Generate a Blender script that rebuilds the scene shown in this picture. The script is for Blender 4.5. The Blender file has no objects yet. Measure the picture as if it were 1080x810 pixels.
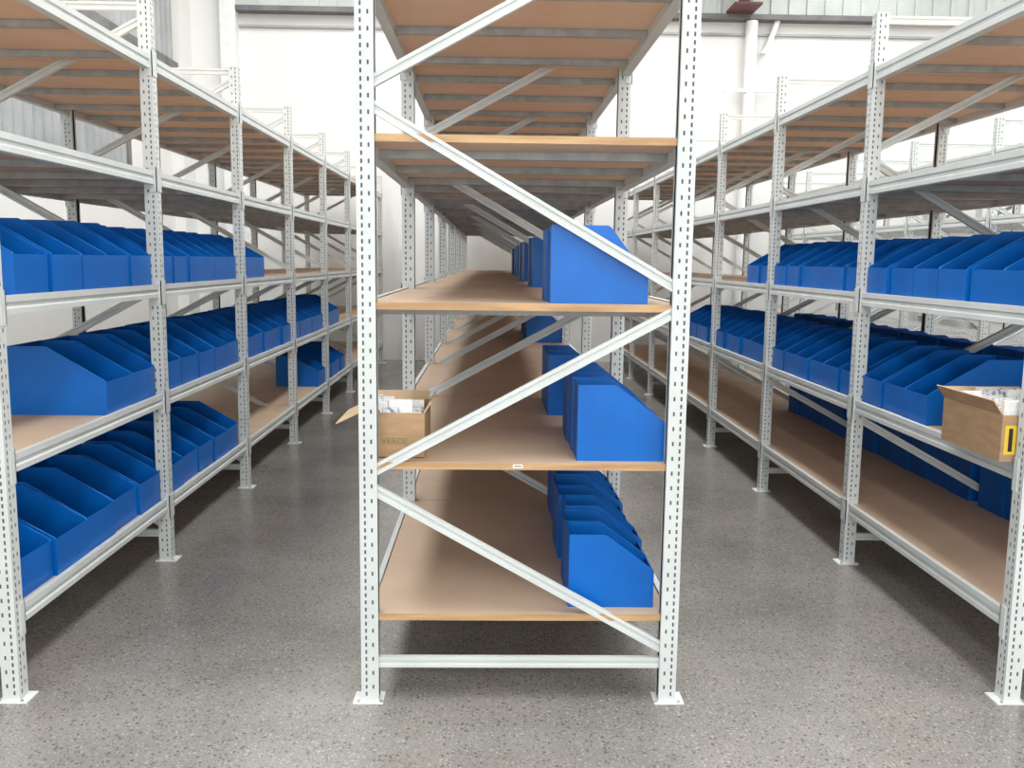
import bpy, math, random
from mathutils import Matrix, Vector
random.seed(4)
scn = bpy.context.scene
try:
    scn.view_settings.view_transform = 'Standard'
except Exception as e:
    print(e)

# ---------------------------------------------------------------- materials
def srgb(r, g, b):
    def f(c):
        c /= 255.0
        return c/12.92 if c <= 0.04045 else ((c+0.055)/1.055)**2.4
    return (f(r), f(g), f(b), 1.0)

def new_mat(name):
    m = bpy.data.materials.new(name); m.use_nodes = True
    nt = m.node_tree
    return m, nt, nt.nodes['Principled BSDF']

def noise_mat(name, c1, c2, scale=20.0, rough=0.6, detail=4, bump=0.0, stretch=(1,1,1), metallic=0.0, lo=0.35, hi=0.65, spec=0.5):
    m, nt, b = new_mat(name)
    tc = nt.nodes.new('ShaderNodeTexCoord')
    mp = nt.nodes.new('ShaderNodeMapping'); mp.inputs['Scale'].default_value = stretch
    n = nt.nodes.new('ShaderNodeTexNoise'); n.inputs['Scale'].default_value = scale; n.inputs['Detail'].default_value = detail
    r = nt.nodes.new('ShaderNodeValToRGB')
    r.color_ramp.elements[0].position = lo; r.color_ramp.elements[0].color = c1
    r.color_ramp.elements[1].position = hi; r.color_ramp.elements[1].color = c2
    nt.links.new(tc.outputs['Object'], mp.inputs['Vector']); nt.links.new(mp.outputs[0], n.inputs['Vector'])
    nt.links.new(n.outputs['Fac'], r.inputs['Fac']); nt.links.new(r.outputs['Color'], b.inputs['Base Color'])
    b.inputs['Roughness'].default_value = rough; b.inputs['Metallic'].default_value = metallic
    b.inputs['Specular IOR Level'].default_value = spec
    if bump > 0:
        bp = nt.nodes.new('ShaderNodeBump'); bp.inputs['Strength'].default_value = bump; bp.inputs['Distance'].default_value = 0.002
        nt.links.new(n.outputs['Fac'], bp.inputs['Height']); nt.links.new(bp.outputs[0], b.inputs['Normal'])
    return m

M_STEEL = noise_mat('rack_paint', srgb(203,208,207), srgb(211,215,214), 6, 0.55, spec=0.3)
M_SLOTSHADE = noise_mat('painted_slot_shade', srgb(84,88,90), srgb(96,100,102), 6, 0.7, spec=0.2)  # dark grey that paints the shade seen through the upright slots
M_BAR   = noise_mat('galvanised_bar', srgb(150,152,150), srgb(172,174,172), 15, 0.5)
M_FOOT  = noise_mat('foot_plate_paint', srgb(225,228,228), srgb(235,236,236), 8, 0.5)
M_MDF   = noise_mat('mdf_board', srgb(190,166,144), srgb(204,180,157), 3.0, 0.6, detail=6, lo=0.3, hi=0.7, spec=0.4)
M_MDFB  = noise_mat('mdf_underside_painted_bounce', srgb(220,188,163), srgb(230,198,173), 3.0, 0.7, detail=6, lo=0.3, hi=0.7, spec=0.3)  # underside kept paler: light bounced off the floor is painted into its colour
M_EDGE  = noise_mat('pine_edge', srgb(172,135,96), srgb(200,163,120), 30, 0.6, stretch=(0.15,1,1.5))
M_BIN   = noise_mat('blue_corrugated_plastic', srgb(0,95,181), srgb(0,102,192), 5, 0.36, spec=0.32)
M_BIN2  = noise_mat('blue_corrugated_plastic_shaded', srgb(0,80,158), srgb(0,86,168), 5, 0.45, spec=0.25)  # same plastic, with interior shade painted into a darker blue
M_BINE  = noise_mat('blue_plastic_cut_edge', srgb(40,128,212), srgb(60,140,220), 30, 0.5, spec=0.3)
M_WALL  = noise_mat('white_paint', srgb(226,226,224), srgb(233,233,231), 0.8, 0.75)
M_CEIL  = noise_mat('ceiling_paint', srgb(215,215,213), srgb(225,225,224), 1, 0.8)
M_CORR  = noise_mat('corrugated_steel', srgb(150,154,156), srgb(168,172,174), 2, 0.5, metallic=0.1)
M_DARK  = noise_mat('dark_steel', srgb(100,100,102), srgb(118,118,118), 4, 0.6)
M_RED   = noise_mat('oxide_red_steel', srgb(86,46,46), srgb(100,54,52), 4, 0.6)
M_GREEN = noise_mat('grey_green_cladding', srgb(182,190,186), srgb(196,203,199), 2, 0.6)
M_CARD  = noise_mat('cardboard', srgb(166,134,102), srgb(180,148,114), 12, 0.8, stretch=(1,1,4))
M_CARDIN= noise_mat('cardboard_inside', srgb(196,168,136), srgb(206,178,146), 12, 0.8)
M_PAPER = noise_mat('paper', srgb(225,226,226), srgb(242,242,240), 60, 0.7)
M_PAPER2= noise_mat('printed_paper', srgb(120,135,160), srgb(228,226,222), 70, 0.6, lo=0.42, hi=0.5)
M_YEL   = noise_mat('yellow_label', srgb(228,190,50), srgb(236,200,64), 20, 0.6)
M_BLK   = noise_mat('black_print', srgb(25,25,25), srgb(35,35,35), 20, 0.6)
M_INK   = noise_mat('green_print', srgb(112,116,80), srgb(118,122,86), 20, 0.7)

def floor_mat():
    m, nt, b = new_mat('polished_concrete')
    L = nt.links.new
    tc = nt.nodes.new('ShaderNodeTexCoord')
    big = nt.nodes.new('ShaderNodeTexNoise'); big.inputs['Scale'].default_value = 1.3; big.inputs['Detail'].default_value = 8; big.inputs['Roughness'].default_value = 0.6
    L(tc.outputs['Object'], big.inputs['Vector'])
    r0 = nt.nodes.new('ShaderNodeValToRGB')
    r0.color_ramp.elements[0].position = 0.32; r0.color_ramp.elements[0].color = srgb(122,120,117)
    r0.color_ramp.elements[1].position = 0.68; r0.color_ramp.elements[1].color = srgb(152,149,144)
    L(big.outputs['Fac'], r0.inputs['Fac'])
    prev = r0.outputs['Color']
    for scale, thr, col, seed, fac in ((58, 0.20, srgb(78,74,70), 0, .62), (64, 0.17, srgb(184,180,173), 5.3, .55), (125, 0.22, srgb(86,81,77), 9.1, .6), (115, 0.22, srgb(174,170,164), 3.7, .55)):
        mp = nt.nodes.new('ShaderNodeMapping'); mp.inputs['Location'].default_value = (seed, seed*0.7, 0)
        L(tc.outputs['Object'], mp.inputs['Vector'])
        wn = nt.nodes.new('ShaderNodeTexVoronoi'); wn.inputs['Scale'].default_value = scale
        L(mp.outputs[0], wn.inputs['Vector'])
        sep = nt.nodes.new('ShaderNodeSeparateColor'); L(wn.outputs['Color'], sep.inputs[0])
        mul = nt.nodes.new('ShaderNodeMath'); mul.operation = 'MULTIPLY'; mul.inputs[1].default_value = thr*2
        L(sep.outputs[0], mul.inputs[0])
        lt = nt.nodes.new('ShaderNodeMath'); lt.operation = 'LESS_THAN'
        L(wn.outputs['Distance'], lt.inputs[0]); L(mul.outputs[0], lt.inputs[1])
        k = nt.nodes.new('ShaderNodeMath'); k.operation = 'MULTIPLY'; k.inputs[1].default_value = fac
        L(lt.outputs[0], k.inputs[0])
        mx = nt.nodes.new('ShaderNodeMixRGB'); L(k.outputs[0], mx.inputs['Fac'])
        L(prev, mx.inputs['Color1']); mx.inputs['Color2'].default_value = col
        prev = mx.outputs['Color']
    L(prev, b.inputs['Base Color'])
    rr = nt.nodes.new('ShaderNodeMapRange'); rr.inputs['To Min'].default_value = 0.15; rr.inputs['To Max'].default_value = 0.30
    L(big.outputs['Fac'], rr.inputs['Value']); L(rr.outputs[0], b.inputs['Roughness'])
    return m
M_FLOOR = floor_mat()

# ---------------------------------------------------------------- mesh builder
class MB:
    def __init__(s): s.v = []; s.f = []; s.mi = []; s.mats = []
    def m(s, mat):
        if mat not in s.mats: s.mats.append(mat)
        return s.mats.index(mat)
    def face(s, pts, mat):
        n = len(s.v); s.v += [tuple(p) for p in pts]; s.f.append(tuple(range(n, n+len(pts)))); s.mi.append(s.m(mat))
    def box(s, x0,x1,y0,y1,z0,z1, mat, mats=None):
        n = len(s.v)
        s.v += [(x0,y0,z0),(x1,y0,z0),(x1,y1,z0),(x0,y1,z0),(x0,y0,z1),(x1,y0,z1),(x1,y1,z1),(x0,y1,z1)]
        fs = [(0,3,2,1),(4,5,6,7),(0,1,5,4),(2,3,7,6),(1,2,6,5),(3,0,4,7)]
        for i, q in enumerate(fs):
            s.f.append(tuple(n+a for a in q)); s.mi.append(s.m(mats[i] if mats else mat))
    def prism(s, prof, a, b, u, w, mat):
        a = Vector(a); b = Vector(b); u = Vector(u); w = Vector(w)
        n = len(s.v); k = len(prof)
        for base in (a, b):
            for pu, pw in prof: s.v.append(tuple(base + u*pu + w*pw))
        mi = s.m(mat)
        for i in range(k):
            j = (i+1) % k
            s.f.append((n+i, n+j, n+k+j, n+k+i)); s.mi.append(mi)
        s.f.append(tuple(n+i for i in reversed(range(k)))); s.mi.append(mi)
        s.f.append(tuple(n+k+i for i in range(k))); s.mi.append(mi)
    def obj(s, name, parent=None, loc=(0,0,0)):
        me = bpy.data.meshes.new(name); me.from_pydata(s.v, [], s.f)
        for m in s.mats: me.materials.append(m)
        me.polygons.foreach_set('material_index', s.mi)
        me.update()
        o = bpy.data.objects.new(name, me); scn.collection.objects.link(o)
        o.location = loc
        if parent: o.parent = parent
        return o

def empty(name, loc=(0,0,0)):
    e = bpy.data.objects.new(name, None); scn.collection.objects.link(e); e.location = loc; e.empty_display_size = 0.2
    return e

# ---------------------------------------------------------------- rack
Y0 = 2.955; BAY = 1.455; NB = 7; HT = 2.67
LEV = [0.311, 0.835, 1.363, 1.893, 2.42]
UW = 0.058; UD = 0.056

def perf_face(mb, o, u, width, z0, z1, mat):
    """sheet with two staggered columns of slots"""
    o = Vector(o); u = Vector(u)
    sw = 0.0062; c1 = width*0.30; c2 = width*0.70
    def strip(a, b, za, zb):
        p = o + u*a; q = o + u*b
        mb.face([(p.x,p.y,za),(q.x,q.y,za),(q.x,q.y,zb),(p.x,p.y,zb)], mat)
    cuts = [0, c1-sw/2, c1+sw/2, c2-sw/2, c2+sw/2, width]
    for i in range(5):
        a, b = cuts[i], cuts[i+1]
        if i in (0, 2, 4): strip(a, b, z0, z1)
        else:
            off = 0.0 if i == 1 else 0.025
            z = z0 + 0.02 + off; last = z0
            while z + 0.02 < z1:
                strip(a, b, last, z); last = z + 0.014; z += 0.05 if i == 3 else 0.025
            strip(a, b, last, z1)

def upright(mb, x, y, outer):
    xo = x + outer*UW/2; xi = x - outer*UW/2
    d = -outer
    z0 = 0.004
    perf_face(mb, (xo, y-UD/2, 0), (d,0,0), UW, z0, HT, M_STEEL)
    perf_face(mb, (xo, y+UD/2, 0), (d,0,0), UW, z0, HT, M_STEEL)
    perf_face(mb, (xo, y-UD/2, 0), (0,1,0), UD, z0, HT, M_STEEL)
    e = 0.0025  # dark sheets set just behind the slots, painted shade of the hollow
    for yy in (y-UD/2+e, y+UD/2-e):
        mb.face([(xo+d*e,yy,z0),(xi,yy,z0),(xi,yy,HT),(xo+d*e,yy,HT)], M_SLOTSHADE)
    mb.face([(xo+d*e,y-UD/2+e,z0),(xo+d*e,y+UD/2-e,z0),(xo+d*e,y+UD/2-e,HT),(xo+d*e,y-UD/2+e,HT)], M_SLOTSHADE)
    for yy, s in ((y-UD/2, 1), (y+UD/2, -1)):
        mb.face([(xi,yy,z0),(xi,yy+s*0.016,z0),(xi,yy+s*0.016,HT),(xi,yy,HT)], M_STEEL)
    mb.box(x-0.045-(0.012 if outer<0 else 0), x+0.045+(0.012 if outer>0 else 0), y-0.042, y+0.042, 0, 0.005, M_FOOT)
    for sx in (-0.0385, 0.0385):
        mb.prism([(math.cos(t*math.pi/3)*0.006, math.sin(t*math.pi/3)*0.006) for t in range(6)], (x+sx, y-0.034, 0.005), (x+sx, y-0.034, 0.011), (1,0,0), (0,1,0), M_BAR)

BR = [(-0.018,0),(-0.007,0),(-0.004,0.006),(0.004,0.006),(0.007,0),(0.018,0),(0.018,0.022),(-0.018,0.022)]
def brace(mb, x0, z0, x1, z1, y):
    a = Vector((x0, y-0.016, z0)); b = Vector((x1, y-0.016, z1))
    d = (b-a).normalized(); u = Vector((-d.z, 0, d.x))
    mb.prism(BR, a, b, u, (0,1,0), M_STEEL)

def mesh_deck(mb, xa, xb, ya, yb, z):
    n = 11
    for i in range(n+1):
        x = xa + (xb-xa)*i/n; mb.box(x-0.002, x+0.002, ya, yb, z-0.008, z-0.004, M_FOOT)
    n = 16
    for i in range(n+1):
        y = ya + (yb-ya)*i/n; mb.box(xa, xb, y-0.002, y+0.002, z-0.004, z, M_FOOT)

def rack(xl, xr, nb=NB, deck='board', y0=Y0):
    root = empty('shelving_rack', (0.5*(xl+xr), y0, 0))
    ox, oy = 0.5*(xl+xr), y0
    def put(mb, nm):
        o = mb.obj(nm, root, (0,0,0)); o.matrix_parent_inverse = Matrix.Translation((-ox,-oy,0)); return o
    up = MB(); br = MB(); bm = MB(); dk = MB(); cb = MB()
    cl = xl+UW/2; cr = xr-UW/2
    il = xl+UW-0.02; ir = xr-UW+0.02
    for i in range(nb+1):
        y = y0 + i*BAY
        upright(up, cl, y, -1); upright(up, cr, y, 1)
        brace(br, il, 0.138, ir, 0.138, y)
        brace(br, ir, 0.185, il, 0.745, y)
        brace(br, il, 0.800, ir, 1.345, y)
        brace(br, ir, 1.415, il, 1.985, y)
        brace(br, il, 2.045, ir, 2.585, y)
        brace(br, il, 2.64, ir, 2.64, y)
    H = 0.062
    for i in range(nb):
        ya = y0 + i*BAY + UD/2; yb = y0 + (i+1)*BAY - UD/2
        for z in LEV:
            zt = z + 0.004
            for side, c in ((-1, cl), (1, cr)):
                prof = [(side*0.021, zt-H), (side*0.021, zt-H+0.018), (side*0.014, zt-H+0.023), (side*0.014, zt-0.027), (side*0.021, zt-0.022), (side*0.021, zt),
                        (side*0.001, zt), (side*0.001, zt-0.028), (-side*0.018, zt-0.028), (-side*0.018, zt-H)]
                bm.prism([(p, q) for p, q in prof], (c, ya, 0), (c, yb, 0), (1,0,0), (0,0,1), M_STEEL)
                xo = c + side*UW/2
                for yc, s in ((ya, 1), (yb, -1)):
                    y1, y2 = sorted((yc - s*0.026, yc + s*0.004))
                    x1, x2 = sorted((xo, xo + side*0.004))
                    bm.box(x1, x2, y1, y2, zt-0.095, zt+0.02, M_STEEL)
                    x1, x2 = sorted((xo+side*0.004, c))
                    y1, y2 = sorted((yc, yc + s*0.004))
                    bm.box(x1, x2, y1, y2, zt-0.095, zt+0.02, M_STEEL)
            for k in (0.15, 0.50, 0.86):
                yc = y0 + (i+k)*BAY
                cb.box(cl+0.018, cr-0.018, yc-0.015, yc+0.015, z-0.052, z-0.0255, M_BAR)
                cb.box(cl+0.018, cr-0.018, yc-0.022, yc+0.022, z-0.0265, z-0.0245, M_BAR)
            bl, brr = cl+0.003, cr-0.003
            bya = y0 + i*BAY + (0.002 if i else -0.012); byb = y0 + (i+1)*BAY - 0.002 + (0.012 if i == nb-1 else 0)
            if deck == 'board':
                nx = UW/2
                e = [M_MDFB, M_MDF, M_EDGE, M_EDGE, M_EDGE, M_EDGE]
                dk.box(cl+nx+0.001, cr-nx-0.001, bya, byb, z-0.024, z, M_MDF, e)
                dk.box(bl, cl+nx+0.001, ya, yb, z-0.024, z, M_MDF, e)
                dk.box(cr-nx-0.001, brr, ya, yb, z-0.024, z, M_MDF, e)
            else:
                mesh_deck(dk, bl, brr, ya, yb, z)
    put(up, 'uprights'); put(br, 'braces'); put(bm, 'beams'); put(dk, 'shelf_boards'); put(cb, 'cross_bars')
    return root

CXL, CXR = -0.435, 0.640
LXR = -1.587; LXL = LXR-1.092
RXL = 1.783; RXR = RXL+1.092
rack(CXL, CXR)
rack(LXL, LXR)
rack(RXL, RXR)
rack(3.98, 5.07, deck='mesh')
rack(6.2, 7.29)

# ---------------------------------------------------------------- bins
def bin_into(mb, xf, y, z, w, depth, h, lip, flat, face, rot=0.0):
    t = 0.0035
    cx, cy = xf - face*depth/2, y + w/2
    c, s = math.cos(rot), math.sin(rot)
    def P(a, b, zz):
        lx = face*(a - depth/2); ly = b - w/2
        return (cx + c*lx - s*ly, cy + s*lx + c*ly, z + zz)
    def slab(poly, n0, n1, mat, rim=None):
        k = len(poly); n = len(mb.v)
        for bb in (n0, n1):
            for a, zz in poly: mb.v.append(P(a, bb, zz))
        mi = mb.m(mat); ri = mb.m(rim) if rim else mi
        for i in range(k):
            j = (i+1) % k; mb.f.append((n+i, n+j, n+k+j, n+k+i)); mb.mi.append(ri if (rim and poly[i][1] > 0.01 and poly[j][1] > 0.01) else mi)
        mb.f.append(tuple(n+i for i in range(k))); mb.mi.append(mi)
        mb.f.append(tuple(n+k+i for i in range(k))); mb.mi.append(mi)
    side = [(0,0.0),(depth,0.0),(depth,lip),(depth-0.006,lip+0.008),(flat+0.01,h-0.006),(flat,h),(0,h)]
    slab(side, 0, t, M_BIN, M_BINE); slab(side, w-t, w, M_BIN, M_BINE)
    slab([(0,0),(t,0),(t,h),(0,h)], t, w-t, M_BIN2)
    slab([(depth-t*1.5,0),(depth,0),(depth,lip),(depth-t*1.5,lip)], t, w-t, M_BIN)
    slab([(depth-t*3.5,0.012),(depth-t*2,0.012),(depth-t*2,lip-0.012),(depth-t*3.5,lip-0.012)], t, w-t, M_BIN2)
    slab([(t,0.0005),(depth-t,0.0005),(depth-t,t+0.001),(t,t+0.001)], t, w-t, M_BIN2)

def bin_row(xf, ya, yb, lev, pitch, face, depth=0.4, h=0.275, lip=0.125, flat=0.15, jit=0.010):
    mb = MB(); n = max(1, int(round((yb-ya)/pitch)))
    p = (yb-ya)/n
    for i in range(n):
        bin_into(mb, xf + random.uniform(-jit, jit), ya + i*p + 0.006, LEV[lev-1], p-0.012, depth, h*random.uniform(0.97,1.02), lip, flat, face, random.uniform(-0.012,0.012))
    return mb.obj('row_of_storage_bins')

def B(i): return Y0 + i*BAY
G = 0.035
def bays(xf, lev, spec, pitch, face, **k):
    for a, b in spec: bin_row(xf, a, b, lev, pitch, face, **k)

# centre rack, facing right aisle
cf = dict(depth=0.295, h=0.265, lip=0.130, flat=0.125)
bin_row(0.572, 3.00, B(1)-G, 1, 0.17, 1, **cf)
bin_row(0.575, 2.975, 3.62, 2, 0.155, 1, **cf)
bin_row(0.530, 3.88, B(1)-0.05, 2, 0.26, 1, **cf)
bin_row(0.575, B(3)+0.1, B(4)-G, 2, 0.2, 1, **cf)
bin_row(0.508, 2.965, 3.30, 3, 0.165, 1, depth=0.32, h=0.25, lip=0.085, flat=0.185)
bin_row(0.50, 4.75, 5.20, 3, 0.22, 1, **cf)
bin_row(0.50, B(2)+0.25, B(3)-0.2, 3, 0.3, 1, **cf)
bin_row(0.50, B(3)+0.4, B(4)-0.1, 3, 0.3, 1, **cf)
bin_row(0.50, B(4)+0.3, B(5)-0.1, 3, 0.3, 1, **cf)

# left rack, facing +X
lf = dict(depth=0.40, h=0.285, lip=0.14, flat=0.16)
xl_ = LXR - 0.035
bays(xl_, 3, [(3.14, B(1)-G), (B(1)+G, B(2)-G), (B(2)+G, B(2)+0.65)], 0.24, 1, **lf)
bays(xl_, 2, [(3.78, B(1)-G), (B(1)+G, B(2)-G), (B(2)+G, B(3)-G), (B(3)+G, B(4)-G), (B(4)+G, B(4)+0.9)], 0.28, 1, **lf)
bays(xl_, 1, [(3.02, B(1)-G), (B(1)+G, B(2)-0.12), (B(3)+1.1, B(4)-G), (B(4)+G, B(5)-0.3)], 0.27, 1, **lf)
# right rack, facing -X
xr_ = RXL + 0.035
bays(xr_, 3, [(2.99, B(1)-G), (B(1)+G, B(2)-G), (B(2)+G, B(2)+0.6)], 0.24, -1)
bays(xr_, 2, [(3.70, B(1)-G), (B(1)+G, B(2)-G), (B(2)+G, B(3)-G), (B(3)+G, B(4)-G)], 0.24, -1)
xq = RXR - 0.035
bays(xq, 1, [(B(0)+G, B(1)-G), (B(1)+G, B(2)-G), (B(2)+G, B(3)-G)], 0.24, 1)
bays(xq, 2, [(B(0)+G, B(1)-G), (B(1)+G, B(2)-G), (B(2)+G, B(3)-G)], 0.24, 1)
bays(xq, 3, [(B(0)+G, B(1)-G)], 0.24, 1)

# ---------------------------------------------------------------- cartons
def carton(x0, x1, y0, y1, z, h, flapdirs, label=False, text=None, rz=0.0):
    ox, oy = (x0+x1)/2, (y0+y1)/2
    root = empty('open_cardboard_carton', (ox, oy, z)); root.rotation_euler = (0, 0, rz)
    w, d = (x1-x0)/2, (y1-y0)/2; t = 0.004
    mb = MB()
    mb.box(-w, w, -d, d, 0, t, M_CARD)
    mb.box(-w, w, -d, -d+t, t, h, M_CARD); mb.box(-w, w, d-t, d, t, h, M_CARD)
    mb.box(-w, -w+t, -d+t, d-t, t, h, M_CARD); mb.box(w-t, w, -d+t, d-t, t, h, M_CARD)
    mb.obj('carton_body', root)
    fl = MB()
    for side, ang, ln in flapdirs:
        c, s = math.cos(ang)*ln, math.sin(ang)*ln
        if side == '-x': a, b, dv, nn = Vector((-w,-d+.004,h)), Vector((-w,d-.004,h)), Vector((-c,0,s)), Vector((s,0,c))
        if side == '+x': a, b, dv, nn = Vector((w,-d+.004,h)), Vector((w,d-.004,h)), Vector((c,0,s)), Vector((-s,0,c))
        if side == '-y': a, b, dv, nn = Vector((-w+.004,-d,h)), Vector((w-.004,-d,h)), Vector((0,-c,s)), Vector((0,s,c))
        if side == '+y': a, b, dv, nn = Vector((-w+.004,d,h)), Vector((w-.004,d,h)), Vector((0,c,s)), Vector((0,-s,c))
        nn = nn.normalized()*t
        q = [a, b, b+dv, a+dv]
        fl.face(q, M_CARD); fl.face([p+nn for p in reversed(q)], M_CARDIN)
        for i in range(4):
            p1, p2 = q[i], q[(i+1)%4]; fl.face([p1, p2, p2+nn, p1+nn], M_CARDIN)
    fl.obj('flaps', root)
    st = MB()
    y = -d + 0.012
    while y < d - 0.03:
        th = random.uniform(0.006, 0.02)
        x = -w + 0.01
        while x < w - 0.05:
            ww = min(random.uniform(0.05, 0.10), w - 0.008 - x)
            hh = h*random.uniform(0.95, 1.3)
            lean = random.uniform(-0.012, 0.012)
            n = len(st.v)
            st.box(x, x+ww-0.004, y, y+th, t, hh, random.choice([M_PAPER, M_PAPER, M_PAPER2]))
            for kk in range(n+4, n+8):
                vx, vy, vz = st.v[kk]; st.v[kk] = (vx, min(max(vy+lean, -d+0.006), d-0.006), vz)
            x += ww
        y += th + random.uniform(0.004, 0.012)
    st.obj('packets', root)
    if label:
        lb = MB()
        lb.box(-w+0.012, -w+0.052, -d-0.0008, -d, 0.025, 0.125, M_YEL)
        lb.box(-w+0.025, -w+0.039, -d-0.0016, -d-0.0008, 0.035, 0.115, M_BLK)
        lb.obj('label', root)
    if text:
        cu = bpy.data.curves.new('printed_text', 'FONT'); cu.body = text; cu.size = 0.030; cu.extrude = 0.0003
        cu.materials.append(M_INK)
        to = bpy.data.objects.new('printed_text', cu); scn.collection.objects.link(to)
        to.parent = root; to.location = (-w+0.070, -d-0.0006, 0.045); to.rotation_euler = (math.pi/2, 0, 0)
    return root

carton(-0.440, -0.225, 3.00, 3.29, LEV[1]+0.0045, 0.150,
       [('-x', -0.45, 0.09), ('+x', 1.0, 0.04), ('+y', 0.9, 0.04)], text='VERDE')
carton(1.735, 2.045, 2.995, 3.40, LEV[1]+0.0045, 0.160,
       [('-x', 0.95, 0.06), ('+y', 0.9, 0.05), ('+x', 0.6, 0.07)], label=True)

s = MB(); s.box(0.072, 0.105, Y0-0.0135, Y0-0.0122, LEV[1]-0.018, LEV[1]-0.005, M_PAPER)
s.box(0.076, 0.101, Y0-0.0139, Y0-0.0134, LEV[1]-0.013, LEV[1]-0.010, M_BLK); s.obj('shelf_label_sticker')

# ---------------------------------------------------------------- room
RX0, RX1, RY0, RY1, RH = -4.5, 12.0, -5.0, 13.6, 6.6
def slab(name, *a, mat):
    m = MB(); m.box(*a, mat); return m.obj(name)
slab('floor', RX0-0.2, RX1+0.2, RY0-0.2, RY1+0.2, -0.1, 0, mat=M_FLOOR)
slab('ceiling', RX0-0.2, RX1+0.2, RY0-0.2, RY1+0.2, RH, RH+0.1, mat=M_CEIL)
slab('wall_back', RX0-0.2, RX1+0.2, RY1, RY1+0.2, 0, RH, mat=M_WALL)
slab('wall_front', RX0-0.2, RX1+0.2, RY0-0.2, RY0, 0, RH, mat=M_WALL)
slab('wall_left', RX0-0.2, RX0, RY0, RY1, 0, RH, mat=M_WALL)
slab('wall_right', RX1, RX1+0.2, RY0, RY1, 0, RH, mat=M_WALL)
c = MB()
def corr(yend, za, zb):
    y = RY0+0.2; pts = []
    while y < yend:
        pts += [(0.03, y), (0.03, y+0.07), (0.07, y+0.095), (0.07, y+0.165)]; y += 0.19
    for a, b in zip(pts[:-1], pts[1:]):
        c.face([(RX0+a[0], a[1], za), (RX0+b[0], b[1], za), (RX0+b[0], b[1], zb), (RX0+a[0], a[1], zb)], M_CORR)
corr(11.2, 2.55, 3.95); corr(13.0, 4.15, RH-0.1)
c.box(RX0, RX0+0.09, RY0+0.2, 11.4, 2.47, 2.57, M_DARK)
c.box(RX0, RX0+0.12, RY0+0.2, 13.1, 4.03, 4.15, M_DARK)
c.box(RX0, RX0+0.09, 11.3, 11.4, 2.47, 4.05, M_DARK)
c.obj('trim_1')
slab('trim_2', RX0, -4.35, 13.1, RY1, 0, RH, mat=M_WALL)
slab('trim_3', -3.88, -3.66, 13.4, RY1, 0, RH, mat=M_FOOT)
g = MB(); g.box(-3.66, RX1, 13.40, RY1, 4.95, 5.02, M_DARK); g.box(-3.66, RX1, 13.5, RY1, 5.02, 5.5, M_GREEN)
g.box(-3.66, RX1, 13.55, RY1, 4.76, 4.79, M_CORR)
for i in range(60):
    xx = -3.6 + i*0.26; g.box(xx, xx+0.06, 13.47, 13.5, 5.04, 5.5, M_GREEN)
g.obj('trim_4')
r = MB()
r.box(3.28, 3.66, 12.9, 13.4, 5.02, 5.05, M_RED); r.box(3.45, 3.49, 12.9, 13.4, 5.05, 5.5, M_RED); r.box(3.28, 3.66, 12.9, 13.4, 5.5, 5.53, M_RED)
r.obj('trim_5')
p = MB()
circ = lambda rad: [(math.cos(t*math.pi/8)*rad, math.sin(t*math.pi/8)*rad) for t in range(16)]
p.prism(circ(0.085), (3.68,13.48,0), (3.68,13.48,4.94), (1,0,0), (0,1,0), M_FOOT)
p.prism(circ(0.045), (3.93,13.5,4.6), (4.05,13.5,4.95), (1,0,0), (0,1,0), M_FOOT)
p.prism(circ(0.045), (3.93,13.5,4.6), (3.86,13.5,4.5), (1,0,0), (0,1,0), M_FOOT)
p.box(3.3, 4.1, 13.40, 13.44, 3.95, 3.99, M_FOOT)
p.obj('wall_downpipe')

m, nt, b = new_mat('skylight_diffuser')
b.inputs['Emission Color'].default_value = (1,1,1,1); b.inputs['Emission Strength'].default_value = 2.0
k = 0
for xx in (-2.6, 1.2, 5.0, 9.0):
    k += 1
    slab('window_%d' % k, xx-0.55, xx+0.55, -4, 12.6, RH-0.03, RH-0.001, mat=m)
def area(name, loc, rot, sx, sy, power, col=(1,1,1)):
    l = bpy.data.lights.new(name, 'AREA'); l.shape = 'RECTANGLE'; l.size = sx; l.size_y = sy; l.energy = power; l.color = col
    o = bpy.data.objects.new(name, l); scn.collection.objects.link(o); o.location = loc; o.rotation_euler = rot
    return o
for i, xx in enumerate((-2.6, 1.2, 5.0, 9.0)):
    area('skylight_%d' % (i+1), (xx, 4.3, RH-0.06), (0,0,0), 1.1, 16.4, 400, (0.995,1.0,0.99))
area('rear_fill', (0.5, RY0+0.1, 2.3), (math.radians(90),0,0), 7.0, 3.6, 250, (0.97,0.99,1.0))  # added fill light behind the camera, no door is built there

w = bpy.data.worlds.new('world'); scn.world = w; w.use_nodes = True
w.node_tree.nodes['Background'].inputs[0].default_value = (0.8,0.85,0.9,1); w.node_tree.nodes['Background'].inputs[1].default_value = 0.5

# ---------------------------------------------------------------- camera
cam = bpy.data.cameras.new('camera'); cam.sensor_width = 36; cam.lens = 955/1080*36; cam.clip_start = 0.05
co = bpy.data.objects.new('camera', cam); scn.collection.objects.link(co)
th = math.radians(7.75); yaw = math.radians(1.28); roll = math.radians(0.69)
Mx = Matrix.Translation((0,0,1.5)) @ Matrix.Rotation(-yaw,4,'Z') @ Matrix.Rotation(math.pi/2-th,4,'X') @ Matrix.Rotation(roll,4,'Z')
co.matrix_world = Mx
scn.camera = co
